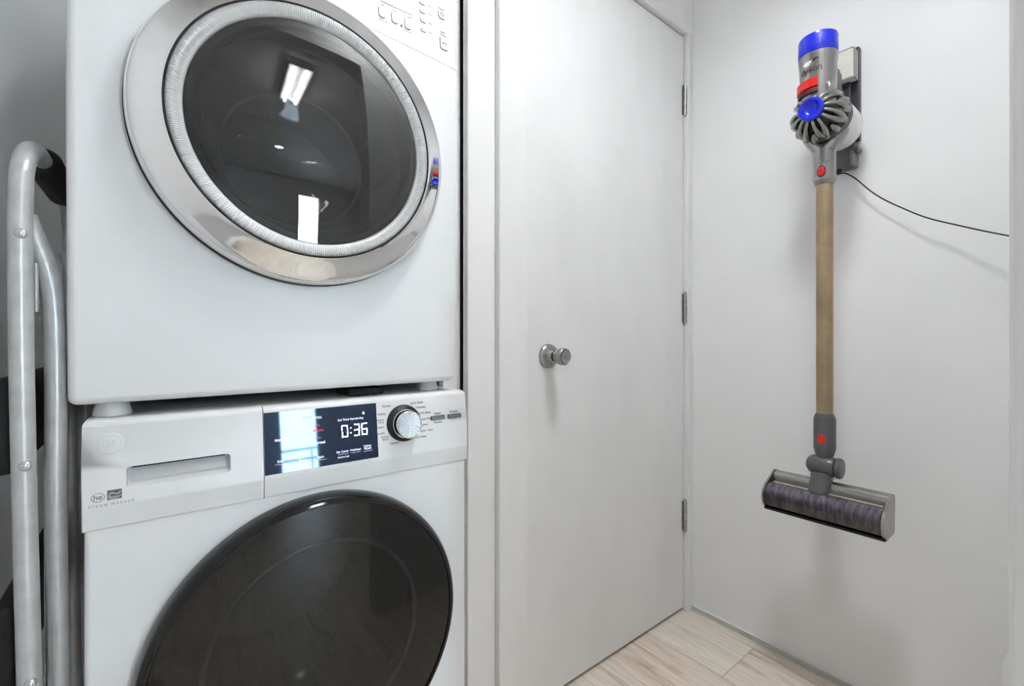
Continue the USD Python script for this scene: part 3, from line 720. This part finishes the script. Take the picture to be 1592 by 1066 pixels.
tag(obj('spacer_block', cat(rbox(0.2850, 0.3530, 0.862, 0.935, 0.8478, 0.8600, 0.002)), M_RUBBER, None, 30), 'flat black rubber block lying on the washing machine under the dryer', 'rubber block')

# ------------------------------------------------------------------ step ladder folded beside the machines
ld = thing('step_ladder', 'folded silver tube step ladder with black grip, standing left of the machines', 'step ladder', (-0.130, 0.84, 0))
# front frame: rises at the near end, turns back along y over the top, comes down at the far end
rail = [(0.010, -0.010, 0.004), (0.004, -0.005, 0.45), (-0.003, -0.001, 0.80), (-0.006, 0.0, 1.05), (-0.006, 0.0, 1.150)]
arc = [(-0.006 + 0.004 * t, 0.075 * (1 - math.cos(t * PI / 2)), 1.150 + 0.066 * math.sin(t * PI / 2)) for t in np.linspace(0.12, 1, 10)]
back = [(-0.002, 0.14, 1.216), (-0.002, 0.24, 1.216), (-0.002, 0.315, 1.216)]
arc2 = [(-0.002, 0.315 + 0.075 * math.sin(t * PI / 2), 1.150 + 0.066 * math.cos(t * PI / 2)) for t in np.linspace(0.15, 1, 9)]
pts = np.array(rail + arc)
obj('front_frame', tube(np.vstack([spline(np.array(rail), 30)[:-1], np.array(arc), np.array(back), np.array(arc2), np.array([(-0.002, 0.390, 1.0), (0.004, 0.385, 0.45), (0.010, 0.380, 0.004)])]), 0.0118, 20), M_LADDER, ld, 50)
obj('hand_grip', tube([(-0.002, 0.105, 1.215), (-0.002, 0.110, 1.216), (-0.002, 0.118, 1.216), (-0.002, 0.30, 1.216), (-0.002, 0.308, 1.216), (-0.002, 0.312, 1.216)], [0.0125, 0.019, 0.022, 0.022, 0.019, 0.0125], 24), M_RUBBER, ld, 50, 'black rubber hand grip')
rear = [(-0.004, 0.016, 1.116), (0.003, 0.018, 1.092), (0.014, 0.019, 1.055), (0.020, 0.021, 1.02), (0.0225, 0.021, 0.98), (0.0235, 0.021, 0.80), (0.0275, 0.020, 0.45), (0.031, 0.018, 0.004)]
for dy in (0.0, 0.33):
    obj('rear_leg', tube(spline(np.array(rear) + [0, dy, 0], 40), 0.0112, 20), M_LADDER, ld, 50)
for (x, y, z) in ((-0.006, 0.0, 1.088), (-0.0015, -0.0025, 0.796), (0.0035, -0.006, 0.522)):
    d = np.array([0.15, -0.98, 0.0]); d /= np.linalg.norm(d)
    m = lathe([(0.0001, 0.0033), (0.0022, 0.0031), (0.0030, 0.0024), (0.0038, 0.0024), (0.0052, 0.0018), (0.0062, 0.0002), (0.0062, -0.002)], 28, '-y')
    obj('rivet', moved(m, np.array([x, y, z]) + d * 0.0114), M_RIVET, ld, 40)
for (z0, z1) in ((0.780, 0.905), (0.485, 0.610)):
    obj('step_tread', rbox(-0.0360, -0.0130, 0.018, 0.365, z0, z1, 0.008, 12), M_RUBBER, ld, 40, 'black ribbed step, folded flat')
obj('hinge_bracket', rbox(0.0035, 0.0085, 0.010, 0.026, 0.99, 1.055, 0.002, 8), M_LADDER, ld, 40)
obj('spreader_bar', rbox(0.0105, 0.0135, 0.030, 0.040, 0.20, 1.00, 0.001, 8), M_HINGE, ld, 40)
for (x, y) in ((0.010, -0.010), (0.010, 0.380), (0.031, 0.018), (0.031, 0.348)):
    obj('rubber_foot', moved(lathe([(0.0001, 0.0), (0.0136, 0.0), (0.0136, 0.030), (0.0121, 0.032), (0.0001, 0.032)], 20), [x, y, 0.0]), M_RUBBER, ld, 40)

# ------------------------------------------------------------------ stick vacuum on its wall dock
# local frame of both: x to the right seen from the room, y towards the wall, z up
VX, VY, VZ = 1.335, 0.420, 0.500
WALL = XR - VX                                             # local y of the wall
dk = thing('vacuum_dock', 'dark plastic wall dock behind the stick vacuum, screwed to the wall', 'vacuum dock', (VX, VY, VZ), -90.0)
obj('back_plate', rbox(-0.014, 0.037, WALL - 0.0215, WALL - 0.0005, 0.985, 1.232, 0.003, 12), M_INDIGO, dk, 40)
obj('cradle', cat(rbox(-0.006, 0.022, WALL - 0.036, WALL - 0.0215, 1.020, 1.140, 0.004, 12), rbox(-0.012, -0.006, WALL - 0.042, WALL - 0.0215, 1.060, 1.137, 0.002, 8)), M_INDIGO, dk, 40)
obj('lower_clip', cat(rbox(0.024, 0.031, WALL - 0.052, WALL - 0.0005, 0.914, 0.950, 0.003, 12), rbox(-0.016, 0.028, WALL - 0.022, WALL - 0.0005, 0.912, 0.984, 0.003, 12), rbox(0.029, 0.040, WALL - 0.040, WALL - 0.004, 0.950, 0.962, 0.003, 8)), mat('dock_clip_grey', lin(112), rough=0.3, metal=0.2), dk, 40)
obj('plug_socket', tube([(-0.008, WALL - 0.026, 0.902), (-0.006, WALL - 0.026, 0.915)], 0.006, 16), M_BLACK, dk, 40)

vc = thing('stick_vacuum', 'cordless stick vacuum with blue cap, cyclone ring and bronze wand, hung on the wall', 'vacuum cleaner', (VX, VY, VZ), -90.0)


def Z(z):
    return z - VZ


CY = -0.045                                                # axis of the motor cylinder
mb = obj('motor_body', moved(lathe([(0.0001, Z(1.512)), (0.036, Z(1.512)), (0.0375, Z(1.520)), (0.0385, Z(1.560)), (0.0392, Z(1.612)), (0.0400, Z(1.630)), (0.0412, Z(1.640)), (0.0412, Z(1.650)), (0.0001, Z(1.650))], 72), [0, CY, 0]), M_GRAYV, vc, 35)
capm = [(0.0001, Z(1.6505))] + [(0.0412, Z(1.6505))]
zz = 1.6515
for k in range(4):
    capm += [(0.0421, Z(zz)), (0.0421, Z(zz + 0.0016)), (0.0414, Z(zz + 0.0020)), (0.0414, Z(zz + 0.0026))]
    zz += 0.0030
capm += [(0.0421, Z(zz)), (0.0420, Z(1.6900)), (0.0405, Z(1.6950)), (0.0375, Z(1.6970)), (0.034, Z(1.6960)), (0.0001, Z(1.6960))]
obj('filter_cap', moved(lathe(capm, 72), [0, CY, 0]), M_BLUE, vc, 35, 'bright blue filter cap')


def wrap_cyl(m, r, z, a0=0.0):
    """wraps a flat piece (x across, -y out, z up) round the motor cylinder"""
    m = m.subdivide_to_size(0.004) if hasattr(m, 'subdivide_to_size') else m
    v = m.vertices.copy()
    an = v[:, 0] / r + a0
    rr = r - v[:, 1]
    m.vertices = np.stack([rr * np.sin(an), CY - rr * np.cos(an), v[:, 2] + z], 1)
    return m


obj('lettering', wrap_cyl(text_on('dyson', 0.0125, 0, 0, 0, 0.0005, 'c', True), 0.0393, Z(1.6020), -0.10), M_TXTD, vc, False)
ov = ellipsoid([0, 0, 0], [0.0125, 0.0012, 0.0062], 3)
obj('logo_oval', wrap_cyl(ov, 0.0395, Z(1.6245), -0.22), mat('silver_badge', lin(232), rough=0.2, metal=0.5), vc, True)
sw = tube([(-0.006, 0, -0.0045), (0.002, 0, 0.0015), (0.007, 0, 0.0062), (0.0125, 0, 0.0055)], [0.0004, 0.0014, 0.0018, 0.0010], 8, True, 16)
obj('logo_stroke', wrap_cyl(sw, 0.0404, Z(1.6250), 0.02), M_BLACK, vc, True)
# red release slab wrapped round the front of the cylinder
aa = np.linspace(-1.45, 0.30, 40)


def band(r0, r1, z0, z1):
    n = len(aa)
    v = []
    for r, z in ((r0, z0), (r1, z0 + 0.002), (r1, z1 - 0.002), (r0, z1)):
        v.append(np.stack([r * np.sin(aa), CY - r * np.cos(aa), np.full(n, z)], 1))
    v = np.vstack(v)
    f = []
    for k in range(4):
        A = k * n + np.arange(n - 1); B = ((k + 1) % 4) * n + np.arange(n - 1)
        f += [np.stack([A, A + 1, B + 1], 1), np.stack([A, B + 1, B], 1)]
    f += [np.array([[0, n, 2 * n], [0, 2 * n, 3 * n]]), np.array([[n - 1, 3 * n - 1, 2 * n - 1], [n - 1, 4 * n - 1, 3 * n - 1]])]
    m = trimesh.Trimesh(v, np.vstack(f), process=False)
    m.fix_normals()
    return m


obj('release_button', band(0.0375, 0.0445, Z(1.5620), Z(1.5860)), M_RED, vc, 40, 'glossy red release slab')
obj('button_recess', band(0.0370, 0.0425, Z(1.5480), Z(1.5615)), mat('dark_red_recess', lin(60, 12, 12), rough=0.5), vc, 40)
obj('side_window', moved(ellipsoid([0, 0, 0], [0.010, 0.012, 0.022], 3), [0.0300, CY - 0.018, Z(1.555)]), M_GRAYV, vc, True)
# cyclone pack: axis runs from the wall into the room at height ZC
ZC = Z(1.508)
obj('dust_bin', moved(lathe([(0.0001, -0.118), (0.046, -0.117), (0.052, -0.112), (0.0555, -0.100), (0.0570, -0.060), (0.0570, -0.010), (0.0545, 0.002), (0.048, 0.006), (0.0001, 0.006)], 80, '-y'), [0.002, -0.012, ZC]), mat('pale_bin', lin(232, 230, 230), rough=0.2, metal=0.1), vc, 35, 'pale grey round body behind the cyclones')
obj('bin_band', moved(lathe([(0.0560, -0.010), (0.0590, -0.008), (0.0595, 0.000), (0.0570, 0.010), (0.048, 0.014), (0.040, 0.016), (0.0001, 0.016)], 80, '-y'), [0.001, -0.012, ZC]), M_DARKV, vc, 35)
obj('bin_red_line', moved(lathe([(0.0580, -0.0125), (0.0590, -0.0120), (0.0590, -0.0100), (0.0580, -0.0095), (0.0580, -0.0125)], 80, '-y'), [0.001, -0.012, ZC]), mat('dark_red_line', lin(120, 20, 40), rough=0.4), vc, 35)
obj('cyclone_core', moved(lathe([(0.0450, -0.006), (0.0450, 0.010), (0.038, 0.036), (0.026, 0.054), (0.020, 0.058), (0.0001, 0.058)], 64, '-y'), [0, -0.024, ZC]), mat('core_grey', lin(58, 59, 56), rough=0.4, metal=0.3), vc, 35)
NC = 15
for k in range(NC):
    an = 2 * PI * k / NC + 0.15
    rr = [(0.0235, 0.0590), (0.0310, 0.0575), (0.0400, 0.0515), (0.0485, 0.0405), (0.0535, 0.0260), (0.0545, 0.0110)]
    tw = [0, 0, 0.02, 0.06, 0.12, 0.20] if k % 2 else [0, 0, -0.02, -0.06, -0.12, -0.20]
    P = [(r * math.cos(an + t), -0.024 - h, ZC + r * math.sin(an + t)) for (r, h), t in zip(rr, tw)]
    obj('cyclone_cone', tube(P, [0.0036, 0.0040, 0.0050, 0.0066, 0.0076, 0.0070], 14, True, 18), M_CONE, vc, True)
for k in range(NC):
    an = 2 * PI * (k + 0.5) / NC + 0.15
    c = np.array([0.043 * math.cos(an), -0.024 - 0.024, ZC + 0.043 * math.sin(an)])
    e = np.array([0.057 * math.cos(an), -0.024 - 0.002, ZC + 0.057 * math.sin(an)])
    obj('cyclone_bulb', tube([c, (c + e) / 2 + [0, -0.004, 0], e], [0.0062, 0.0085, 0.0078], 14, True, 10), M_CONE, vc, True)
obj('cyclone_cup', moved(lathe([(0.0001, 0.0640), (0.0070, 0.0635), (0.0125, 0.0650), (0.0165, 0.0690), (0.0190, 0.0735), (0.0205, 0.0750), (0.0250, 0.0745), (0.0275, 0.0715), (0.0275, 0.0660), (0.0255, 0.0560), (0.0001, 0.0560)], 72, '-y'), [0, -0.024, ZC]), M_BLUE, vc, 35, 'blue cup in the middle of the cyclones')
# grey throat from the cyclone pack down to the wand
th = Manifold.batch_hull([tm_ for tm_ in [Manifold.sphere(0.020, 20).translate([-0.030, 0.004, ZC - 0.036]), Manifold.sphere(0.020, 20).translate([0.030, 0.010, ZC - 0.036]), Manifold.cylinder(0.01, 0.0235, 0.0235, 40).translate([0, 0, Z(1.425)])]])
ridge = Manifold.batch_hull([Manifold.sphere(0.011, 16).translate([0.040, 0.010, ZC - 0.012]), Manifold.sphere(0.013, 16).translate([0.014, -0.006, Z(1.432)])])
ridge2 = Manifold.batch_hull([Manifold.sphere(0.011, 16).translate([-0.036, 0.000, ZC - 0.030]), Manifold.sphere(0.013, 16).translate([-0.012, -0.006, Z(1.432)])])
obj('throat', tm(th + ridge + ridge2), M_GRAYV, vc, 40)
obj('throat_tube', lathe([(0.0001, Z(1.344)), (0.0190, Z(1.344)), (0.0240, Z(1.353)), (0.0245, Z(1.357)), (0.0243, Z(1.3955)), (0.0238, Z(1.3960)), (0.0243, Z(1.3965)), (0.0240, Z(1.432)), (0.0001, Z(1.432))], 56), M_GRAYV, vc, 30)


def oval_button(z, w, h, r):
    m = ellipsoid([0, 0, 0], [w / 2, 0.0035, h / 2], 3)
    v = m.vertices
    v[:, 2] = np.sign(v[:, 2]) * (np.abs(v[:, 2]) / (h / 2)) ** 0.8 * (h / 2)
    v[:, 1] += -np.sqrt(np.maximum(r * r - v[:, 0] ** 2, 0))
    m.vertices = v + [0, 0, z]
    return m


def oval_rim(z, w, h, r):
    t = np.linspace(0, 2 * PI, 40)
    P = np.stack([w / 2 * np.cos(t), -np.sqrt(r * r - (w / 2 * np.cos(t)) ** 2) - 0.0004, z + h / 2 * np.sin(t)], 1)
    return tube(P, 0.0009, 8, False)


obj('wand_button', oval_button(Z(1.3735), 0.0165, 0.0250, 0.0243), M_RED, vc, True, 'red oval wand release button')
obj('wand_button_rim', oval_rim(Z(1.3735), 0.0180, 0.0268, 0.0243), M_TXTD, vc, True)
obj('handle', cat(Manifold.batch_hull([Manifold.sphere(0.012, 16).translate(p) for p in ([0.004, CY + 0.040, Z(1.60)], [0.004, 0.075, Z(1.585)], [0.004, CY + 0.038, Z(1.64)], [0.004, 0.070, Z(1.640)])])), M_DARKV, vc, 40, 'dark handle between the motor and the dock')
obj('handle_end', rbox(-0.010, 0.008, 0.068, 0.0965, Z(1.588), Z(1.668), 0.0085, 16), M_DARKV, vc, 40)
bt = obj('battery', rbox(-0.012, 0.033, 0.098, WALL - 0.0220, Z(1.640), Z(1.7165), 0.003, 12), M_DOCKBOX, vc, 40, 'pale battery block at the top of the dock')
obj('battery_edge', cat(rbox(-0.0125, 0.0335, 0.0985, WALL - 0.0222, Z(1.7145), Z(1.7195), 0.002, 8), rbox(0.0320, 0.0355, 0.102, WALL - 0.0222, Z(1.640), Z(1.718), 0.0015, 8)), M_DOCKEDGE, bt, 40)
obj('trigger_guard', tube([(0.004, 0.070, Z(1.590)), (0.004, 0.086, Z(1.560)), (0.004, 0.094, Z(1.535)), (0.004, 0.075, Z(1.525))], 0.0075, 14, True, 16), M_DARKV, vc, 40)
obj('wand', lathe([(0.0001, Z(0.758)), (0.0182, Z(0.758)), (0.0182, Z(1.352)), (0.0001, Z(1.352))], 56), M_GOLD, vc, 30, 'worn bronze metal wand')
cf = obj('wand_cuff', lathe([(0.0001, Z(0.655)), (0.0165, Z(0.655)), (0.0200, Z(0.662)), (0.0236, Z(0.676)), (0.0242, Z(0.682)), (0.0242, Z(0.7060)), (0.0236, Z(0.7066)), (0.0242, Z(0.7072)), (0.0240, Z(0.752)), (0.0215, Z(0.760)), (0.0184, Z(0.766)), (0.0001, Z(0.766))], 56), M_DARKV, vc, 30)
obj('cuff_button', oval_button(Z(0.7035), 0.0165, 0.0250, 0.0240), M_RED, cf, True, 'red oval head release button')
obj('cuff_button_rim', oval_rim(Z(0.7035), 0.0185, 0.0270, 0.0240), M_GRAYV, cf, True)
jz, jy = Z(0.634), -0.004
obj('joint', moved(lathe([(0.0001, -0.036), (0.014, -0.036), (0.021, -0.030), (0.0245, -0.020), (0.0255, -0.008), (0.0255, 0.010), (0.0245, 0.020), (0.022, 0.0245), (0.0001, 0.0245)], 56, 'x'), [0.0, jy, jz]), M_DARKV, vc, 35, 'charcoal swivel joint above the floor head')
obj('joint_disc', moved(lathe([(0.0001, 0.026), (0.023, 0.026), (0.0255, 0.0285), (0.0255, 0.0345), (0.0225, 0.0385), (0.0135, 0.0400), (0.0001, 0.0400)], 48, 'x'), [0.0, jy + 0.002, jz - 0.001]), M_DARKV, vc, 35)
nk = Manifold.batch_hull([Manifold.cylinder(0.004, 0.0240, 0.0240, 40).translate([-0.003, jy, Z(0.616)]), Manifold.cylinder(0.003, 0.0225, 0.0225, 40).rotate([18, 0, 0]).translate([-0.003, -0.034, Z(0.566)]), Manifold.cylinder(0.003, 0.0200, 0.0200, 40).translate([-0.003, -0.022, Z(0.558)])])
obj('neck', tm(nk), M_DARKV, vc, 40)
obj('neck_ring', moved(lathe([(0.0238, -0.0035), (0.0252, -0.003), (0.0252, 0.003), (0.0238, 0.0035), (0.0238, -0.0035)], 48), [-0.003, jy - 0.003, Z(0.607)]), M_GRAYV, vc, 40)
# floor head
HXA, HXB = -0.119, 0.137
hc, hr = (-0.045, Z(0.541)), 0.0335                       # roller axis (y, z)
rc, rr_ = (-0.004, Z(0.580)), 0.0180
rol = obj('soft_roller', moved(lathe([(0.0001, HXA + 0.006), (0.0285, HXA + 0.006), (0.0300, HXA + 0.009), (0.0300, HXB - 0.012), (0.0285, HXB - 0.009), (0.0001, HXB - 0.009)], 64, 'x'), [0, hc[0], hc[1]]), M_ROLLER, vc, 35, 'grey violet fibre roller')
th_ = np.linspace(math.radians(-62), math.radians(118), 28)   # 0 = towards the room
cov_o = [(hc[0] - (hr) * math.cos(t), hc[1] + hr * math.sin(t)) for t in th_]
cov_i = [(hc[0] - (hr - 0.0016) * math.cos(t), hc[1] + (hr - 0.0016) * math.sin(t)) for t in th_]


def xsweep(poly, x0, x1):
    return tm(Manifold.extrude(csec(poly), x1 - x0).rotate([90, 0, 90]).translate([x0, 0, 0]))


def sheet_x(line, x0, x1):
    n = len(line)
    L_ = np.array(line)
    v = np.vstack([np.c_[np.full(n, x0), L_], np.c_[np.full(n, x1), L_]])
    A = np.arange(n - 1)
    m = trimesh.Trimesh(v, np.vstack([np.stack([A, A + 1, A + n + 1], 1), np.stack([A, A + n + 1, A + n], 1)]), process=False)
    return facing(m, (0, -1, 0.5))


obj('roller_window', sheet_x(cov_o, HXA + 0.004, HXB - 0.006), M_CLEAR, vc, True, 'scuffed clear cover over the roller')
obj('rear_tube', moved(lathe([(0.0001, HXA + 0.004), (0.0150, HXA + 0.004), (rr_, HXA + 0.008), (rr_, HXB - 0.006), (0.0165, HXB - 0.003), (0.0001, HXB - 0.003)], 48, 'x'), [0, rc[0], rc[1]]), M_GRAYV, vc, 35, 'grey tube along the back of the floor head')
obj('head_body', xsweep([(hc[0] + 0.022, hc[1] + 0.0255), (rc[0] - 0.012, rc[1] - 0.012), (rc[0], rc[1] - 0.004), (rc[0] + 0.012, rc[1] - 0.004), (rc[0] + 0.010, hc[1] - 0.030), (hc[0] + 0.030, hc[1] - 0.034), (hc[0] + 0.031, hc[1] + 0.004)], HXA + 0.005, HXB - 0.007), M_DARKV, vc, 30)
obj('dust_strip', xsweep([(hc[0] + 0.004, hc[1] + 0.0318), (hc[0] + 0.014, hc[1] + 0.0322), (hc[0] + 0.026, hc[1] + 0.030), (hc[0] + 0.026, hc[1] + 0.026), (hc[0] + 0.006, hc[1] + 0.030)], HXA + 0.010, HXB - 0.012), M_DUST, vc, 30, 'line of dust trapped under the clear cover')
obj('sole_strip', xsweep([(hc[0] - 0.022, hc[1] - 0.0300), (hc[0] - 0.018, hc[1] - 0.0365), (hc[0] + 0.045, hc[1] - 0.0365), (hc[0] + 0.045, hc[1] - 0.0300)], HXA + 0.001, HXB - 0.001), M_RUBBER, vc, 30, 'black sole strip')
for (x0, x1) in ((HXA, HXA + 0.0045), (HXB - 0.0055, HXB)):
    cap = Manifold.batch_hull([Manifold.cylinder(x1 - x0, hr + 0.001, hr + 0.001, 48).rotate([0, 90, 0]).translate([x0, hc[0], hc[1]]), Manifold.cylinder(x1 - x0, rr_ + 0.0005, rr_ + 0.0005, 36).rotate([0, 90, 0]).translate([x0, rc[0], rc[1]]), mbox(x0, x1, rc[0], rc[0] + 0.012, hc[1] - 0.034, rc[1])])
    obj('end_cap', tm(cap), M_GRAYV, vc, 30)

# charging cord, from the dock to a socket beside the doorway
cordp = np.array([(1.4675, 0.4300, 1.4020), (1.470, 0.418, 1.404), (1.470, 0.4086, 1.3985), (1.466, 0.3691, 1.3536), (1.461, 0.325, 1.3060), (1.460, 0.2961, 1.2822), (1.455, 0.2472, 1.2456), (1.450, 0.2017, 1.2204), (1.440, 0.1488, 1.1928), (1.430, 0.1133, 1.1752), (1.418, 0.0900, 1.1640), (1.405, 0.0785, 1.1600)])
cd = thing('charging_cord', 'thin black charging cord drooping across the right wall from the vacuum dock', 'cord')
obj('cable', tube(cordp, 0.0016, 10, True, 90), M_CORD, cd, True)
obj('plug', rbox(1.385, 1.425, 0.0575, 0.0790, 1.140, 1.180, 0.004, 10), M_BLACK, cd, 40)
sk = thing('wall_socket', 'white wall socket beside the doorway, holding the black plug', 'socket')
obj('plate', cbox(1.365, 1.440, YI + 0.0003, YI + 0.006, 1.08, 1.20, 0.002), M_CAB, sk, False)

# white plastic bottle just showing behind the doorway edge
hm = thing('plastic_bottle', 'white plastic bottle on the floor, half hidden behind the doorway edge at lower right', 'bottle', (1.40, 0.0855, 0.0))
obj('body', lathe([(0.0001, 0.0), (0.026, 0.0), (0.0295, 0.004), (0.0300, 0.19), (0.0320, 0.215), (0.0345, 0.238), (0.0346, 0.252), (0.0335, 0.268), (0.029, 0.290), (0.020, 0.308), (0.013, 0.316), (0.012, 0.330), (0.0001, 0.330)], 48), M_HAMPER, hm, 40)
obj('bottle_cap', lathe([(0.0001, 0.3302), (0.0145, 0.3302), (0.0145, 0.352), (0.0130, 0.354), (0.0001, 0.354)], 32), M_HAMPER, hm, 40)
